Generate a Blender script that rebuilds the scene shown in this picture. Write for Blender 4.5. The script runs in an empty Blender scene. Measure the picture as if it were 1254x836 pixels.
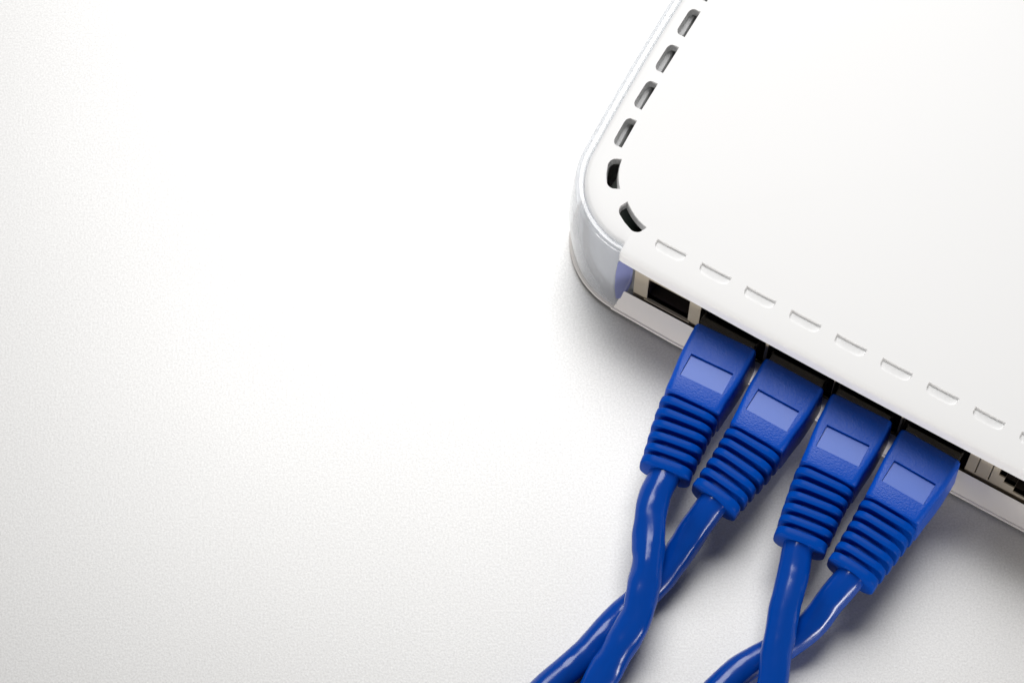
import bpy, bmesh, math, random
from mathutils import Vector, Matrix, noise

random.seed(4)
MM = 0.001
scene = bpy.context.scene
col = scene.collection

# ------------------------------------------------------------------ camera
TILT = math.radians(23.0)
DIST = 520 * MM
cam_d = bpy.data.cameras.new('camera')
cam = bpy.data.objects.new('camera', cam_d)
col.objects.link(cam)
cam.location = (0, -DIST * math.sin(TILT), DIST * math.cos(TILT))
cam.rotation_euler = (TILT, 0, 0)
cam_d.lens = 100
cam_d.sensor_width = 36
cam_d.clip_start = 0.01
cam_d.clip_end = 50
scene.camera = cam

# ------------------------------------------------------------------ light
world = bpy.data.worlds.new('World')
scene.world = world
world.use_nodes = True
bg = world.node_tree.nodes['Background']
bg.inputs[0].default_value = (1.0, 0.985, 0.965, 1)
bg.inputs[1].default_value = 0.06

def softbox(name, loc, target, sx, sy, power, color):
    d = bpy.data.lights.new(name, 'AREA')
    d.shape = 'RECTANGLE'
    d.size = sx
    d.size_y = sy
    d.energy = power
    d.color = color
    o = bpy.data.objects.new(name, d)
    col.objects.link(o)
    o.location = loc
    o.rotation_euler = (Vector(target) - Vector(loc)).to_track_quat('-Z', 'Y').to_euler()
    return o

softbox('softbox_key', (0.025, 0.36, 0.59), (0.03, 0.03, 0), 0.46, 0.46, 4.8, (1.0, 0.993, 0.984))
softbox('reflector_left', (-0.53, -0.38, 0.06), (0.03, -0.02, 0.01), 0.34, 0.12, 2.3, (1.0, 0.97, 0.94))
softbox('reflector_right', (0.40, -0.56, 0.06), (0.08, -0.04, 0.01), 0.34, 0.12, 2.4, (1.0, 0.955, 0.91))

vs = scene.view_settings
vs.view_transform = 'Standard'
vs.look = 'None'
vs.exposure = 0.0
vs.gamma = 1.0
vs.use_curve_mapping = False

# ------------------------------------------------------------------ materials
def new_mat(name):
    m = bpy.data.materials.new(name)
    m.use_nodes = True
    nt = m.node_tree
    return m, nt, nt.nodes['Principled BSDF']

def plastic(name, rgb, rough=0.4, spec=0.5, grain=0.0, grain_scale=2500, bevel=0.0, var=0.0, sss=0.0):
    m, nt, p = new_mat(name)
    N, Lk = nt.nodes, nt.links
    p.inputs['Base Color'].default_value = (*rgb, 1)
    p.inputs['Roughness'].default_value = rough
    p.inputs['Specular IOR Level'].default_value = spec
    if sss:
        p.inputs['Subsurface Weight'].default_value = sss
        p.inputs['Subsurface Radius'].default_value = (1, 1, 1)
        p.inputs['Subsurface Scale'].default_value = 0.0008
    tc = N.new('ShaderNodeTexCoord')
    bev = None
    if bevel:
        bev = N.new('ShaderNodeBevel')
        bev.samples = 6
        bev.inputs['Radius'].default_value = bevel * MM
    if grain:
        n = N.new('ShaderNodeTexNoise')
        n.inputs['Scale'].default_value = grain_scale
        n.inputs['Detail'].default_value = 3
        n.inputs['Roughness'].default_value = 0.6
        Lk.new(tc.outputs['Object'], n.inputs['Vector'])
        b = N.new('ShaderNodeBump')
        b.inputs['Strength'].default_value = grain
        b.inputs['Distance'].default_value = 0.0001
        Lk.new(n.outputs['Fac'], b.inputs['Height'])
        if bev:
            Lk.new(bev.outputs['Normal'], b.inputs['Normal'])
        Lk.new(b.outputs['Normal'], p.inputs['Normal'])
    elif bev:
        Lk.new(bev.outputs['Normal'], p.inputs['Normal'])
    if var:
        n2 = N.new('ShaderNodeTexNoise')
        n2.inputs['Scale'].default_value = 260
        n2.inputs['Detail'].default_value = 6
        Lk.new(tc.outputs['Object'], n2.inputs['Vector'])
        mr = N.new('ShaderNodeMapRange')
        mr.inputs[1].default_value = 0.3
        mr.inputs[2].default_value = 0.7
        mr.inputs[3].default_value = rough - var
        mr.inputs[4].default_value = rough + var
        Lk.new(n2.outputs['Fac'], mr.inputs[0])
        Lk.new(mr.outputs[0], p.inputs['Roughness'])
    return m

M = {}
M['white'] = plastic('white_plastic', (0.90, 0.90, 0.90), 0.40, 0.45, 0.015, 1800)
M['base'] = plastic('base_plastic', (0.74, 0.71, 0.685), 0.45, 0.4, 0.03, 1800)
M['inner'] = plastic('inner_plastic', (0.90, 0.905, 0.91), 0.5)
M['panel'] = plastic('panel_metal', (0.42, 0.37, 0.29), 0.42, 0.5, 0.08, 900, bevel=0.1)
M['dark'] = plastic('dark_socket', (0.05, 0.040, 0.034), 0.4)
M['board'] = plastic('circuit_board', (0.012, 0.035, 0.022), 0.35)
M['rubber'] = plastic('rubber_foot', (0.03, 0.03, 0.03), 0.7)
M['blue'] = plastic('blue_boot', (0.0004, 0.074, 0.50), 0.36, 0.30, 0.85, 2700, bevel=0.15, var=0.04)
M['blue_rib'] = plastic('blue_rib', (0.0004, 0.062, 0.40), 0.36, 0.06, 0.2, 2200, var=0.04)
M['blue_label'] = plastic('blue_label', (0.002, 0.092, 0.55), 0.31, 0.46, 0.05, 2500)
M['blue_cord'] = plastic('blue_cord', (0.0005, 0.055, 0.36), 0.19, 0.5, 0.06, 700, var=0.06)
M['gold'] = plastic('contact_gold', (0.75, 0.52, 0.2), 0.25)
M['gold'].node_tree.nodes['Principled BSDF'].inputs['Metallic'].default_value = 1

def clear(name, rgb, rough):
    m, nt, p = new_mat(name)
    p.inputs['Base Color'].default_value = (*rgb, 1)
    p.inputs['Roughness'].default_value = rough
    p.inputs['Transmission Weight'].default_value = 1
    p.inputs['IOR'].default_value = 1.49
    return m
def clear_sheet(name, tint, body, mixf, sss):
    # clear moulded plastic: straight-through light plus a pale body scatter and a glossy skin
    m, nt, p = new_mat(name)
    N, Lk = nt.nodes, nt.links
    p.inputs['Base Color'].default_value = (*body, 1)
    p.inputs['Roughness'].default_value = 0.06
    p.inputs['Subsurface Weight'].default_value = sss
    p.inputs['Subsurface Radius'].default_value = (1.0, 1.0, 1.0)
    p.inputs['Subsurface Scale'].default_value = 0.008
    p.inputs['Specular IOR Level'].default_value = 0.6
    tr = N.new('ShaderNodeBsdfTransparent')
    tr.inputs[0].default_value = (*tint, 1)
    gl = N.new('ShaderNodeBsdfGlossy')
    gl.inputs['Roughness'].default_value = 0.05
    fr = N.new('ShaderNodeFresnel')
    fr.inputs[0].default_value = 1.6
    a = N.new('ShaderNodeMixShader')
    a.inputs[0].default_value = mixf
    Lk.new(tr.outputs[0], a.inputs[1]); Lk.new(p.outputs[0], a.inputs[2])
    b = N.new('ShaderNodeMixShader')
    geo = N.new('ShaderNodeNewGeometry')
    inv = N.new('ShaderNodeMath'); inv.operation = 'SUBTRACT'; inv.inputs[0].default_value = 1.0
    Lk.new(geo.outputs['Backfacing'], inv.inputs[1])
    mul = N.new('ShaderNodeMath'); mul.operation = 'MULTIPLY'
    Lk.new(fr.outputs[0], mul.inputs[0]); Lk.new(inv.outputs[0], mul.inputs[1])
    Lk.new(mul.outputs[0], b.inputs[0]); Lk.new(a.outputs[0], b.inputs[1]); Lk.new(gl.outputs[0], b.inputs[2])
    Lk.new(b.outputs[0], N['Material Output'].inputs[0])
    return m
M['clear'] = clear_sheet('clear_edging', (0.945, 0.957, 0.972), (0.86, 0.885, 0.93), 0.30, 0.4)
M['lilac_reflection'] = clear_sheet('edging_end_reflection', (0.86, 0.88, 0.97), (0.34, 0.38, 0.72), 0.6, 0.0)  # lilac put into the colour: the blue boots' reflection in the edging end
M['clear_plug'] = clear('clear_plug', (0.42, 0.42, 0.44), 0.06)

# silver pearl table top
m, nt, p = new_mat('silver_table')
N, Lk = nt.nodes, nt.links
tc = N.new('ShaderNodeTexCoord')
n1 = N.new('ShaderNodeTexNoise')
n1.inputs['Scale'].default_value = 2600
n1.inputs['Detail'].default_value = 2
n1.inputs['Roughness'].default_value = 0.7
Lk.new(tc.outputs['Object'], n1.inputs['Vector'])
n2 = N.new('ShaderNodeTexNoise')
n2.inputs['Scale'].default_value = 14
n2.inputs['Detail'].default_value = 4
Lk.new(tc.outputs['Object'], n2.inputs['Vector'])
cr = N.new('ShaderNodeValToRGB')
cr.color_ramp.elements[0].position = 0.25
cr.color_ramp.elements[0].color = (0.55, 0.548, 0.545, 1)
cr.color_ramp.elements[1].position = 0.75
cr.color_ramp.elements[1].color = (0.71, 0.708, 0.705, 1)
Lk.new(n1.outputs['Fac'], cr.inputs[0])
Lk.new(cr.outputs[0], p.inputs['Base Color'])
p.inputs['Metallic'].default_value = 0.34
mr = N.new('ShaderNodeMapRange')
mr.inputs[3].default_value = 0.42
mr.inputs[4].default_value = 0.47
Lk.new(n2.outputs['Fac'], mr.inputs[0])
Lk.new(mr.outputs[0], p.inputs['Roughness'])
bp = N.new('ShaderNodeBump')
bp.inputs['Strength'].default_value = 0.15
bp.inputs['Distance'].default_value = 0.0001
Lk.new(n1.outputs['Fac'], bp.inputs['Height'])
Lk.new(bp.outputs['Normal'], p.inputs['Normal'])
M['table'] = m

# ------------------------------------------------------------------ helpers
def link_mesh(name, verts, faces, mat, parent=None, sharp=35, smooth=True):
    me = bpy.data.meshes.new(name)
    me.from_pydata([tuple(c * MM for c in v) for v in verts], [], faces)
    bm = bmesh.new()
    bm.from_mesh(me)
    bmesh.ops.recalc_face_normals(bm, faces=bm.faces)
    bm.to_mesh(me)
    bm.free()
    o = bpy.data.objects.new(name, me)
    col.objects.link(o)
    o.data.materials.append(mat)
    if smooth:
        for f in me.polygons:
            f.use_smooth = True
        me.set_sharp_from_angle(angle=math.radians(sharp))
    if parent:
        o.parent = parent
    return o

def empty(name, loc, rz=0.0):
    o = bpy.data.objects.new(name, None)
    col.objects.link(o)
    o.empty_display_size = 0.01
    o.location = loc
    o.rotation_euler = (0, 0, rz)
    return o

def tag(o, label=None, cat=None, group=None, kind=None):
    if label: o['label'] = label
    if cat: o['category'] = cat
    if group: o['group'] = group
    if kind: o['kind'] = kind
    return o

def loft(loops, closed=True, cap0=True, cap1=True, base=0):
    """loops: list of equal length vertex lists; skin successive loops"""
    verts, faces = [], []
    n = len(loops[0])
    for l in loops:
        verts += l
    for k in range(len(loops) - 1):
        for i in range(n if closed else n - 1):
            a = k * n + i
            b = k * n + (i + 1) % n
            faces.append((base + a, base + b, base + b + n, base + a + n))
    if cap0: faces.append(tuple(base + i for i in range(n))[::-1])
    if cap1: faces.append(tuple(base + (len(loops) - 1) * n + i for i in range(n)))
    return verts, faces

def offset_path(pts, d, closed=False):
    """offset to the right of travel by d"""
    out = []
    n = len(pts)
    for i in range(n):
        if closed:
            a, b, c = pts[i - 1], pts[i], pts[(i + 1) % n]
        else:
            a, b, c = pts[max(i - 1, 0)], pts[i], pts[min(i + 1, n - 1)]
        v1 = Vector((b[0] - a[0], b[1] - a[1]))
        v2 = Vector((c[0] - b[0], c[1] - b[1]))
        if v1.length < 1e-9: v1 = v2
        if v2.length < 1e-9: v2 = v1
        v1.normalize(); v2.normalize()
        n1 = Vector((v1.y, -v1.x)); n2_ = Vector((v2.y, -v2.x))
        nn = n1 + n2_
        nn = nn / max(nn.length_squared, 0.6) * 2
        out.append((b[0] + nn.x * d, b[1] + nn.y * d))
    return out

def apply_bool(obj, cutters):
    for c in cutters:
        md = obj.modifiers.new('cut', 'BOOLEAN')
        md.operation = 'DIFFERENCE'
        md.solver = 'EXACT'
        md.object = c
    dg = bpy.context.evaluated_depsgraph_get()
    me = bpy.data.meshes.new_from_object(obj.evaluated_get(dg))
    obj.modifiers.clear()
    old = obj.data
    obj.data = me
    bpy.data.meshes.remove(old)
    for c in cutters:
        md_ = c.data
        bpy.data.objects.remove(c)
        bpy.data.meshes.remove(md_)

def prism(pts2, z0, z1):
    lo = [(x, y, z0) for x, y in pts2]
    hi = [(x, y, z1) for x, y in pts2]
    return loft([lo, hi])

def box_vf(x0, x1, y0, y1, z0, z1):
    return prism([(x0, y0), (x1, y0), (x1, y1), (x0, y1)], z0, z1)

def merge(parts):
    V, F = [], []
    for v, f in parts:
        b = len(V)
        V += v
        F += [tuple(i + b for i in q) for q in f]
    return V, F

# ------------------------------------------------------------------ table
tb = link_mesh('table_top', [(-900, -700, 0), (900, -700, 0), (900, 900, 0), (-900, 900, 0),
                             (-900, -700, -25), (900, -700, -25), (900, 900, -25), (-900, 900, -25)],
               [(0, 1, 2, 3), (7, 6, 5, 4), (0, 4, 5, 1), (1, 5, 6, 2), (2, 6, 7, 3), (3, 7, 4, 0)], M['table'], smooth=False)
tag(tb, 'brushed silver white table top under the router and cables', 'table', kind='structure')

# ------------------------------------------------------------------ router
RZ = math.radians(-30.5)
ORG = Vector((18.79, 6.53, 0))
EU = Vector((math.cos(RZ), math.sin(RZ), 0))
EV = Vector((-math.sin(RZ), math.cos(RZ), 0))
router = empty('router', ORG * MM, RZ)
tag(router, 'white plastic router with clear edging and a row of vent slots', 'router')

ULEN, RC, VLEN = 124.0, 15.5, 119.0
def outline():
    P = [(0.0, 0.0)]
    a0, a1 = 270, 184
    for k in range(1, 21):
        a = math.radians(a0 + (a1 - a0) * k / 20)
        P.append((RC * math.cos(a), RC + RC * math.sin(a)))
    u0, v0 = P[-1]
    h = VLEN / 2 - v0
    k_ = math.tan(math.radians(4)) * h / 2
    side = []
    for k in range(1, 24):
        v = v0 + 2 * h * k / 24
        side.append((u0 - k_ * (1 - ((v - VLEN / 2) / h) ** 2), v))
    left = P + side + [(x, VLEN - y) for x, y in reversed(P)]
    front = [(ULEN * k / 8, VLEN) for k in range(1, 8)]
    right = [(ULEN - x, y) for x, y in reversed(left)]
    return left + front + right
OUT = outline()

# lid -------------------------------------------------------------
LIP = -0.35
lid_in = offset_path(OUT, 1.65)
n_out = len(lid_in)
lid_path = list(lid_in)
lid_path[0] = (-0.1, 1.65); lid_path[-1] = (ULEN + 0.1, 1.65)
tail = [(ULEN + 0.02, 1.2), (ULEN + 0.02, 0.5), (ULEN - 0.05, 0.05), (ULEN - 0.3, LIP + 0.14), (ULEN - 0.9, LIP)]
def lip_v(u): return LIP - 0.85 * (1 - (1 - min(u, ULEN - u) / (ULEN / 2)) ** 2.2)
backline = [(ULEN * (1 - k / 40), lip_v(ULEN * (1 - k / 40))) for k in range(1, 40)]
head = [(ULEN - x, y) for x, y in reversed(tail)]
lid_path = lid_path + tail + backline + head
NL = len(lid_path)
nt_, nb_ = len(tail), len(backline)
def off_lid(d):
    w = min(1.0, d / 5.5)
    P = offset_path(OUT, 1.65 + d)
    P[0] = (0.0, 1.65 + d); P[-1] = (ULEN, 1.65 + d)
    for side in (0, 1):
        pts = tail if side == 0 else head
        tgt = []
        for k, (x, y) in enumerate(pts):
            t = (k + 1) / (len(pts) + 1)
            ux = ULEN - 1.6 * t if side == 0 else 1.6 * (1 - t)
            tgt.append((x + (ux - x) * w, y + (1.65 + 5.5 - y) * w))
        if side == 0: tl = tgt
        else: hd = tgt
    bk = [(x, y + d + 2.4 * w) for x, y in backline]
    return P + tl + bk + hd
cx, cy = ULEN / 2, VLEN / 2
def loop_at(d, z): return [(x, y, z) for x, y in off_lid(d)]
def loop_scaled(base_d, s, z):
    return [(cx + (x - cx) * s, cy + (y - cy) * s, z) for x, y in off_lid(base_d)]
loops = [loop_scaled(5.5, 0.5, 23.9), loop_at(5.5, 23.3), loop_at(1.7, 23.1), loop_at(1.6, 22.1), loop_at(0.15, 21.9), loop_at(0.0, 22.1),
         loop_at(0.05, 23.8), loop_at(0.12, 24.2), loop_at(0.27, 24.48), loop_at(0.5, 24.64), loop_at(0.9, 24.74),
         loop_at(2.4, 24.92), loop_at(4.6, 25.12), loop_at(5.5, 25.16)]
for s, z in ((0.985, 25.22), (0.93, 25.35), (0.8, 25.6), (0.6, 25.85), (0.35, 26.0), (0.12, 26.05)):
    loops.append(loop_scaled(5.5, s, z))
v, f = loft(loops)
lid = link_mesh('lid', v, f, M['white'], router, 40)
cut = []
def dslot(A, B, w, z0, z1, rnd=0.8, bow=0.0):
    """D shaped slot: straight inner edge A-B, rounded outer side at distance w (to the right of A->B)"""
    A, B = Vector(A), Vector(B)
    t = (B - A); Ln = t.length; t.normalize()
    nrm = Vector((t.y, -t.x))
    prof = [(Ln, 0)]
    for k in range(7):
        a = math.pi / 2 * k / 6
        prof.append((Ln - rnd * 1.5 + rnd * 1.5 * math.cos(a), w - rnd + rnd * math.sin(a)))
    prof += [(Ln * 0.5, w)]
    for k in range(7):
        a = math.pi / 2 + math.pi / 2 * k / 6
        prof.append((rnd * 1.5 + rnd * 1.5 * math.cos(a), w - rnd + rnd * math.sin(a)))
    prof += [(0, 0)] + [(Ln * k / 6, 0) for k in range(1, 6)]
    prof = [(x, y + bow * (1 - ((x - Ln / 2) / (Ln / 2)) ** 2)) for x, y in prof]
    pts = [A + t * x + nrm * y for x, y in prof]
    pts = (pts, A, B)
    return pts
def add_cut(slot, z0, z1, draft=(0.0, 0.0), ztop=25.1, slope=0.0):
    """slot = (outline, inner edge start, inner edge end); draft = widening at the top of (inner, outer) sides"""
    pts, pA, pB = slot
    def grow(k):
        t = (pB - pA).normalized()
        nrm = Vector((t.y, -t.x))
        mid = (pA + pB) / 2
        Lh = (pB - pA).length / 2
        W = max((p - mid).dot(nrm) for p in pts)
        o = []
        for p in pts:
            x, y = (p - mid).dot(t), (p - mid).dot(nrm)
            fo = y / W
            y2 = y * (1 + k * draft[1] / W) - k * draft[0] * (1 - fo)
            x2 = x * (1 + k * draft[1] / Lh)
            q = mid + t * x2 + nrm * y2
            o.append((q.x, q.y))
        return o
    lv = [(0, z0), (0.35, z0 + (ztop - z0) * 0.5), (1.0, ztop), (1.7, ztop + 0.45), (1.7, z1)]
    mid_ = (pA + pB) / 2
    t_ = (pB - pA).normalized()
    vv, ff = loft([[(x, y, z - (slope * (Vector((x, y)) - mid_).dot(Vector((t_.y, -t_.x))) if z < 25 else 0)) for x, y in grow(k)] for k, z in lv])
    cut.append(link_mesh('cutter', vv, ff, M['white'], router, smooth=False))
def side_u(v):
    return -15.46 - 1.55 * (1 - ((v - 59.5) / 45.1) ** 2)
# open slots along the side (both sides of the router)
v_end = 18.3
side_slots = [((-9.95 if k == 0 else side_u(18.3 + 8.43 * k + 2.7) + 5.95), 18.2 + 8.43 * k) for k in range(9)]
for mir in (False, True):
    def mp(q): return (ULEN - q[0], q[1]) if mir else q
    quads = []
    for k, (uu, v0) in enumerate(side_slots):
        du = -0.28 if k == 0 else -0.05
        quads.append(((uu + du + (0.25 if k == 0 else 0), v0 + 5.5), (uu + (0.25 if k == 0 else 0), v0), 1.85))
    quads.append(((-8.75, 15.5), (-6.4, 10.7), 1.9))
    quads.append(((-3.4, 8.6), (1.5, 6.2), 2.0))
    for A, B, w in quads:
        A, B = mp(A), mp(B)
        if mir: A, B = B, A
        add_cut(dslot(A, B, w - 0.2 if w < 1.89 else w - 0.35, 0, 0, 0.75, 0.0 if w < 1.89 else 0.3), 22.0, 27, (0.05 if w < 1.89 else 0.45, 0.3))
# shallow blind recesses along the back edge
for k in range(13):
    u0 = 4.72 + 8.93 * k
    add_cut(dslot((u0 + 0.15, 5.3), (u0 + 5.7, 5.3), 1.55, 0, 0, 0.95), 24.55, 27, (0.28, 0.2), 25.1, 0.13)
bpy.context.view_layer.update()
apply_bool(lid, cut)
for pf in lid.data.polygons: pf.use_smooth = True
lid.data.set_sharp_from_angle(angle=math.radians(32))

# clear edging -------------------------------------------------------
prof = [(-0.1, 1.65), (-0.3, 3.5), (-0.55, 7.0), (-0.85, 11.0), (-0.80, 15.0), (-0.55, 19.0), (-0.25, 22.0), (-0.08, 23.6),
        (0.02, 24.3), (0.2, 24.7), (0.5, 24.86), (0.85, 24.72), (1.2, 24.74), (1.45, 24.80), (1.58, 24.6),
        (1.60, 23.0), (1.75, 21.7), (1.95, 20.5), (1.95, 1.65)]
def rail(path, prof, cap_fn=None):
    rings = []
    offs = [offset_path(path, d) for d, z in prof]
    for i in range(len(path)):
        rings.append([(offs[j][i][0], offs[j][i][1], prof[j][1]) for j in range(len(prof))])
    return rings
rings = rail(OUT, prof)
def tip(ring, mir):
    r = []
    for (x, y, z), (d, zz) in zip(ring, prof):
        du = -0.35 + (d + 0.9) / 2.9 * 3.2
        du *= min(1.0, max(0.0, (24.9 - zz) / 4.0))
        r.append((ULEN - du if mir else du, y, z))
    return r
rings[0] = tip(rings[0], False)
rings[-1] = tip(rings[-1], True)
v, f = loft(rings)
edge = link_mesh('clear_edging', v, f, M['clear'], router, 40)
tag(edge, 'transparent plastic edging')
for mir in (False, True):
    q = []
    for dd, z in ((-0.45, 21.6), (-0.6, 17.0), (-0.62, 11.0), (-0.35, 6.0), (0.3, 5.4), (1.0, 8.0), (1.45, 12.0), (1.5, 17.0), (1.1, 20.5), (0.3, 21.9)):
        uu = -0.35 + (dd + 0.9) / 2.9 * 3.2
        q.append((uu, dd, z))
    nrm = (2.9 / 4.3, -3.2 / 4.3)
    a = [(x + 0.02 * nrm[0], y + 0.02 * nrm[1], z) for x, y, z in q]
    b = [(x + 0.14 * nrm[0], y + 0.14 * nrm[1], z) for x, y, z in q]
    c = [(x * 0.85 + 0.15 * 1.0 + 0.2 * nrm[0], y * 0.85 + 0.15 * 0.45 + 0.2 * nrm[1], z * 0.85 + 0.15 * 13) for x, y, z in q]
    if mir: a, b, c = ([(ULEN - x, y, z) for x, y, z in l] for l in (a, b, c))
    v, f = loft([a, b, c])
    link_mesh('end_reflection_plate', v, f, M['lilac_reflection'], edge, 20)  # plate added on the end facet, coloured like the reflected blue boots

# base shell: rim + floor + back ledge ----------------------------------
base_path = OUT + [(ULEN * (1 - k / 6), 0.0) for k in range(1, 6)]
def bl(d, z): return [(x, y, z) for x, y in offset_path(base_path, d, True)]
r1 = loft([bl(1.2, 0.7), bl(-0.1, 0.72), bl(-0.45, 0.8), bl(-0.55, 1.0), bl(-0.5, 1.3), bl(-0.2, 1.5), bl(2.0, 1.6), bl(3.0, 1.62), bl(3.1, 1.5)])
lp = [(-0.85, 0.75), (-1.15, 0.9), (-1.2, 1.2), (-1.1, 1.45), (-0.8, 1.55), (-0.76, 1.9), (0.42, 8.35), (0.55, 8.5), (0.6, 8.3), (0.6, 5.0), (0.6, 2.6), (0.1, 0.75)]
def ledge_ring(u_fn):
    r = []
    for vv, zz in lp:
        uu = u_fn(vv)
        bow = 0.35 * min(1.0, max(0.0, min(uu, ULEN - uu) / 12))
        r.append((uu, vv + 0.45 - bow if zz < 3 and vv < 0 else vv, zz))
    return r
fac = lambda vv: -0.35 + (vv + 0.9) / 2.9 * 3.2 + 0.25
r2 = loft([ledge_ring(lambda vv: fac(vv)), ledge_ring(lambda vv: 5.0 + 0 * vv), ledge_ring(lambda vv: 12.0 + 0 * vv)] +
          [ledge_ring(lambda vv, k=k: ULEN * k / 6 + 0 * vv) for k in range(1, 6)] +
          [ledge_ring(lambda vv: ULEN - 12), ledge_ring(lambda vv: ULEN - 5), ledge_ring(lambda vv: ULEN - fac(vv))])
v, f = merge([r1, r2])
base = link_mesh('base_shell', v, f, M['base'], router, 35)
# inner wall behind the clear edging
wp = [(3.0, 1.64), (3.0, 22.9), (3.45, 22.9), (3.45, 1.64)]
v, f = loft(rail(OUT, wp))
link_mesh('inner_wall', v, f, M['inner'], router, 30)
# liner under the side slots
for mir in (False, True):
    path = [(side_u(18 + 3 * k), 18 + 3 * k) for k in range(26)]
    lw = [(3.5, 22.95), (4.4, 22.75), (4.9, 22.4), (5.2, 21.6), (5.25, 20.4), (3.5, 20.4)]
    rr = rail(path, lw)
    if mir: rr = [[(ULEN - x, y, z) for x, y, z in q] for q in rr]
    v, f = loft(rr)
    link_mesh('vent_liner', v, f, M['inner'], router, 30)
v, f = prism([(-10, 15), (-8, 9.5), (-4, 5.6), (0.5, 4.2), (4.5, 4.2), (4.5, 14.4), (ULEN - 4.5, 14.4), (ULEN - 4.5, 4.2), (ULEN - 0.5, 4.2), (ULEN + 4, 5.6), (ULEN + 8, 9.5), (ULEN + 10, 15), (ULEN + 10, 106), (ULEN + 2, 114), (-2, 114), (-10, 106)], 12.0, 13.4)
link_mesh('circuit_board', v, f, M['board'], router, smooth=False)
for uu, vv in ((4, 10), (ULEN - 4, 10), (4, VLEN - 10), (ULEN - 4, VLEN - 10)):
    v, f = prism([(uu + 5 * math.cos(a * math.pi / 12), vv + 5 * math.sin(a * math.pi / 12)) for a in range(24)], 0.0, 0.8)
    link_mesh('rubber_foot', v, f, M['rubber'], router)

# port panel ---------------------------------------------------------------
PV0, PV1 = 1.3, 2.3
v, f = box_vf(2.9, ULEN - 2.9, PV0, PV1, 4.0, 23.0)
panel = link_mesh('port_panel', v, f, M['panel'], router, smooth=False)
JACKS = [22.9, 36.6, 49.9, 63.4, 81.8, 95.5]
JW = 5.95
def jack_profile(c):
    # opening seen from the back: wide upper part, stepping in towards the latch groove
    if c < 70:
        w = JW + 0.62  # plugged sockets: widened so dark lining stands in for shade on the panel strips
        return [(c - w, 17.8), (c - w, 7.2), (c + w, 7.2), (c + w, 17.8)]
    return [(c - JW, 17.8), (c - JW, 13.3), (c - 4.7, 13.3), (c - 4.7, 11.3), (c - 2.6, 11.3), (c - 2.6, 9.5),
            (c + 2.6, 9.5), (c + 2.6, 11.3), (c + 4.7, 11.3), (c + 4.7, 13.3), (c + JW, 13.3), (c + JW, 17.8)]
cut = []
for c in JACKS:
    pr_ = jack_profile(c)
    v, f = loft([[(x, 0.2, z) for x, z in pr_], [(x, 3.0, z) for x, z in pr_]])
    cut.append(link_mesh('cutter', v, f, M['panel'], router, smooth=False))
SQ = (5.7, 14.1, 8.7, 17.0)
v, f = box_vf(SQ[0], SQ[1], 0.2, 3, SQ[2], SQ[3])
cut.append(link_mesh('cutter', v, f, M['panel'], router, smooth=False))
for us in (71.8, 74.4):
    v, f = box_vf(us, us + 0.22, 0.2, 1.9, 8.9, 20)
    cut.append(link_mesh('cutter', v, f, M['panel'], router, smooth=False))
bpy.context.view_layer.update()
apply_bool(panel, cut)
tag(panel, 'beige metal socket panel under the lid lip')

def tube_open(prof2, y0, y1, wall):
    """open fronted box following a profile, with a back"""
    n = len(prof2)
    V = [(x, y0, z) for x, z in prof2] + [(x, y1, z) for x, z in prof2]
    F = [(i, (i + 1) % n, (i + 1) % n + n, i + n) for i in range(n)] + [tuple(range(n, 2 * n))]
    return V, F
for i, c in enumerate(JACKS):
    v, f = tube_open(jack_profile(c), PV0 + 0.25, 14.0, 0.5)
    j = link_mesh('network_socket', v, f, M['dark'], panel, smooth=False)
    for k in range(8):
        x = c - 3.57 + 1.02 * k
        v, f = box_vf(x - 0.17, x + 0.17, 4.5, 13.0, 17.0, 17.4)
        link_mesh('contact', v, f, M['gold'], j, smooth=False) if i >= 4 else None
s = [(SQ[0], SQ[2]), (SQ[1], SQ[2]), (SQ[1], SQ[3]), (SQ[0], SQ[3])]
v, f = tube_open(s, PV0 + 0.25, 12.0, 0.5)
sk = link_mesh('square_socket', v, f, M['dark'], panel, smooth=False)
v, f = box_vf(SQ[0] + 2.2, SQ[1] - 2.2, 3.2, 11.8, 12.4, 15.6)
link_mesh('socket_tongue', v, f, M['dark'], sk, smooth=False)
v, f = box_vf(SQ[0] - 0.45, SQ[1] + 0.45, 1.0, 1.32, SQ[2] - 0.6, SQ[2] - 0.02)
link_mesh('socket_rim', v, f, M['panel'], sk, smooth=False)

# ------------------------------------------------------------------ cables
def rrect(w, h, r, n=5):
    P = []
    for sx, sy, a0 in ((1, 1, 0), (-1, 1, 90), (-1, -1, 180), (1, -1, 270)):
        for k in range(n + 1):
            a = math.radians(a0 + 90 * k / n)
            P.append((sx * (w / 2 - r) + r * math.cos(a), sy * (h / 2 - r) + r * math.sin(a)))
    return P

def catmull(P, step):
    out = []
    P = [P[0] * 2 - P[1]] + P + [P[-1] * 2 - P[-2]]
    for i in range(1, len(P) - 2):
        a, b, c, d = P[i - 1:i + 3]
        n = max(2, int((c - b).length / step))
        for k in range(n):
            t = k / n
            out.append(0.5 * ((2 * b) + (c - a) * t + (2 * a - 5 * b + 4 * c - d) * t * t + (3 * b - a - 3 * c + d) * t ** 3))
    out.append(P[-2])
    return out

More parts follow.
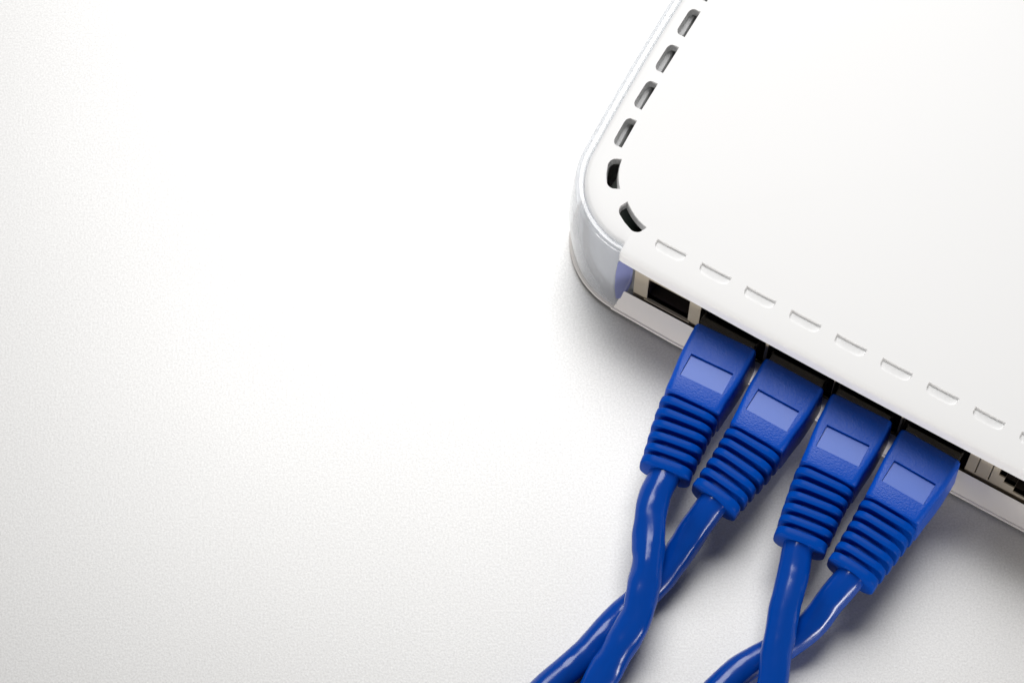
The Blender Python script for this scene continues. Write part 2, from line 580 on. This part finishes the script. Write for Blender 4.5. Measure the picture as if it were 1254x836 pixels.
def cable(idx, uc, vfront, yaw1, yaw2, path, label, twist, lump, ph, R0, wrinkle=0.02):
    """uc, vfront: middle of the boot's front edge in router coordinates (mm)"""
    front = ORG + EU * uc + EV * vfront
    root = empty('network_cable', (front.x * MM, front.y * MM, 0))
    tag(root, label, 'cable', 'blue network cables plugged into the router')
    base_rot = RZ
    ZC = 11.0
    # local frame: x across, y into the socket, z up; origin under the boot front
    def frame_pt(y):
        """centre and heading along the boot; y negative towards the cord"""
        if y >= -13.5:
            a = base_rot + math.radians(yaw1)
            p = Vector((0, 0, ZC)) + Vector((-math.sin(a), math.cos(a), 0)) * y
            return p, a
        a = base_rot + math.radians(yaw1)
        p = Vector((0, 0, ZC)) + Vector((-math.sin(a), math.cos(a), 0)) * -13.5
        n = 14
        rem = -13.5 - y
        for k in range(n):
            s_ = rem * (k + 0.5) / n
            w = min(1.0, s_ / 6.0)
            a = base_rot + math.radians(yaw1 + (yaw2 - yaw1) * w)
            p = p - Vector((-math.sin(a), math.cos(a), 0)) * (rem / n)
        p.z -= 0.03 * rem
        return p, a
    def sect(y, pts):
        p, a = frame_pt(y)
        ca, sa = math.cos(a), math.sin(a)
        return [(p.x + x * ca, p.y + x * sa, p.z + z) for x, z in pts]
    # head ----------------------------------------------------------
    H0 = 10.0
    stations = [(0.0, 11.5, 9.2, 0.75), (-0.25, 12.05, 9.75, 0.85), (-0.8, 12.25, 9.97, 0.95), (-2.0, 12.3, H0, 1.0), (-5.5, 12.25, H0, 1.0),
                (-8.0, 11.9, H0, 1.05), (-11.0, 11.25, H0 - 0.05, 1.15), (-13.5, 10.95, H0 - 0.12, 1.25), (-13.85, 10.8, H0 - 0.3, 1.3), (-14.0, 10.4, H0 - 0.7, 1.3)]
    L_ = [sect(y, [(x * (1 - 0.036 * z / (h / 2)), z) for x, z in rrect(w, h, r)]) for y, w, h, r in stations]
    v, f = loft(L_)
    boot = link_mesh('boot', v, f, M['blue'], root, 50)
    # label recess
    lx0, lx1, ly0, ly1 = -4.05, 4.15, -10.6, -6.1
    def on(x, y, z):
        p, a = frame_pt(y)
        return (p.x + x * math.cos(a), p.y + x * math.sin(a), z)
    q = [(lx0, ly0), (lx1, ly0), (lx1, ly1), (lx0, ly1)]
    v, f = loft([[on(x, y, 15.42) for x, y in q], [on(x, y, 17.5) for x, y in q]])
    c = link_mesh('cutter', v, f, M['blue'], root, smooth=False)
    bpy.context.view_layer.update()
    apply_bool(boot, [c])
    for pf in boot.data.polygons: pf.use_smooth = True
    boot.data.set_sharp_from_angle(angle=math.radians(35))
    g = 0.05
    q = [(lx0 + g, ly0 + g), (lx1 - g, ly0 + g), (lx1 - g, ly1 - g), (lx0 + g, ly1 - g)]
    zt = lambda y: 15.50 + (ly1 - y) / (ly1 - ly0) * 0.36
    v, f = loft([[on(x, y, 15.3) for x, y in q], [on(x, y, zt(y)) for x, y in q]])
    link_mesh('label_panel', v, f, M['blue_label'], boot, smooth=False)
    # ribs -------------------------------------------------------------
    y = -14.6
    ribs = 6
    for k in range(ribs):
        t = k / (ribs - 1)
        w = 10.9 - 1.5 * t + random.uniform(-0.08, 0.08)
        h = 9.2 - 2.0 * t
        th = 1.27 if k < ribs - 1 else 1.6
        rr = 2.6 - 0.2 * t
        L_ = [sect(y, rrect(w - 0.4, h - 0.4, rr - 0.2)), sect(y - 0.06, rrect(w - 0.16, h - 0.16, rr - 0.08)), sect(y - 0.2, rrect(w, h, rr)),
              sect(y - th + 0.2, rrect(w, h, rr)), sect(y - th + 0.06, rrect(w - 0.16, h - 0.16, rr - 0.08)), sect(y - th, rrect(w - 0.4, h - 0.4, rr - 0.2))]
        v, f = loft(L_)
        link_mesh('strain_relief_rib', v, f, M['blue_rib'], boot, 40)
        y -= th + 0.86
    yend = y + 0.86
    L_ = [sect(-14.0 + (yend + 0.6 + 14.0) * k / 8, rrect(7.6 - 1.0 * k / 8, 6.0 - 0.8 * k / 8, 2.2)) for k in range(9)]
    v, f = loft(L_)
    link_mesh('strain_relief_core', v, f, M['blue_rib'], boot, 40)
    # clear connector body in the socket
    L_ = [sect(yy, [(x, z + 2.2) for x, z in rrect(11.0 + e, 5.2 + e, 0.5)]) for yy, e in ((-0.6, 0), (2.6, 0), (8.5, 0), (9.0, -0.6))]
    v, f = loft(L_)
    link_mesh('connector', v, f, M['clear_plug'], root, 30)
    # cord -----------------------------------------------------------------
    p0, a0 = frame_pt(yend + 1.3)
    p1, a1 = frame_pt(yend - 0.6)
    org = Vector((front.x, front.y, 0))
    pts = [p0 + Vector((0, 0, -0.1)), p1 + Vector((0, 0, -0.2))] + [Vector(q) - org for q in path]
    C = catmull(pts, 0.45)
    n = 28
    loops = []
    s_acc = 0
    up = Vector((0, 0, 1))
    for i, c in enumerate(C):
        tdir = (C[min(i + 1, len(C) - 1)] - C[max(i - 1, 0)]).normalized()
        x_ = tdir.cross(up).normalized()
        z_ = x_.cross(tdir).normalized()
        if i: s_acc += (c - C[i - 1]).length
        l = []
        fade = min(1.0, max(0.0, (s_acc - 1.5) / 5.0))
        for k in range(n):
            th = 2 * math.pi * k / n
            helix = math.cos(2 * (th - twist * s_acc - ph)) * 0.55 + 0.45 * math.cos(3 * (th + 0.13 * s_acc) + ph)
            wr_ = noise.noise(Vector((math.cos(th) * 1.3 + idx * 3, math.sin(th) * 1.3 - 4, s_acc * 0.5)))
            nz = noise.noise(Vector((math.cos(th) * 0.9 + idx * 9, math.sin(th) * 0.9, s_acc * 0.11)))
            sh = noise.noise(Vector((math.cos(th) * 0.6 + idx * 5, math.sin(th) * 0.6 + 3, s_acc * 0.32)))
            r = R0 * (1 + fade * (lump * helix + 0.05 * nz + 0.035 * sh + wrinkle * wr_))
            q = c + x_ * (r * math.cos(th)) + z_ * (r * math.sin(th))
            l.append((q.x, q.y, max(q.z, 0.02)))
        loops.append(l)
    v, f = loft(loops)
    link_mesh('cord', v, f, M['blue_cord'], root, 60)
    return root

cable(1, 22.75, -0.65, 3.0, 9.5,
      [(24.79, -34.26, 10.2), (23.89, -39.47, 10.0), (23.66, -44.79, 9.8), (22.74, -49.79, 9.2), (21.57, -54.78, 8.2), (18.85, -59.49, 6.8),
       (15.8, -64.21, 5.0), (11.5, -71.5, 3.0), (6, -82, 2.65), (-4, -95, 2.65), (-18, -110, 2.65), (-36, -124, 2.65)],
      'blue network cable plugged in right beside the empty square socket', 0.40, 0.06, 0.6, 2.85, 0.035)
cable(2, 36.5, -0.75, -0.5, -6.5,
      [(31.8, -39.28, 8.6), (28.25, -44.32, 6.2), (23.4, -49.44, 4.0), (18.52, -53.71, 2.9), (12.9, -59.86, 2.7), (6.9, -65.29, 2.7),
       (-1.5, -73.5, 2.7), (-10, -85, 2.65), (-24, -98, 2.65), (-42, -109, 2.65)],
      'blue network cable plugged in second from the square socket, passing under its neighbour', 0.07, 0.012, 1.9, 2.68)
cable(3, 49.75, -0.4, 2.5, 8.0,
      [(48.84, -47.09, 10.0), (47.88, -50.87, 9.8), (46.85, -54.58, 9.4), (46.14, -58.23, 8.9), (45.33, -61.84, 8.3), (44.72, -66.59, 7.2),
       (43.4, -73, 4.8), (41, -81, 2.75), (37, -92, 2.65), (32, -105, 2.65), (24, -122, 2.65)],
      'blue network cable plugged in third from the square socket, lying over its neighbour', 0.09, 0.025, 2.6, 2.75)
cable(4, 63.4, -0.6, -1.7, -4.5,
      [(54.9, -52.41, 8.6), (51.86, -55.99, 6.4), (47.45, -58.78, 4.0), (42.21, -61.23, 2.85), (38.17, -64.12, 2.7),
       (32.8, -70, 2.65), (29, -78, 2.65), (25, -89, 2.65), (20, -103, 2.65), (12, -119, 2.65)],
      'blue network cable plugged in farthest from the square socket, passing under its neighbour', 0.08, 0.015, 0.2, 2.68)
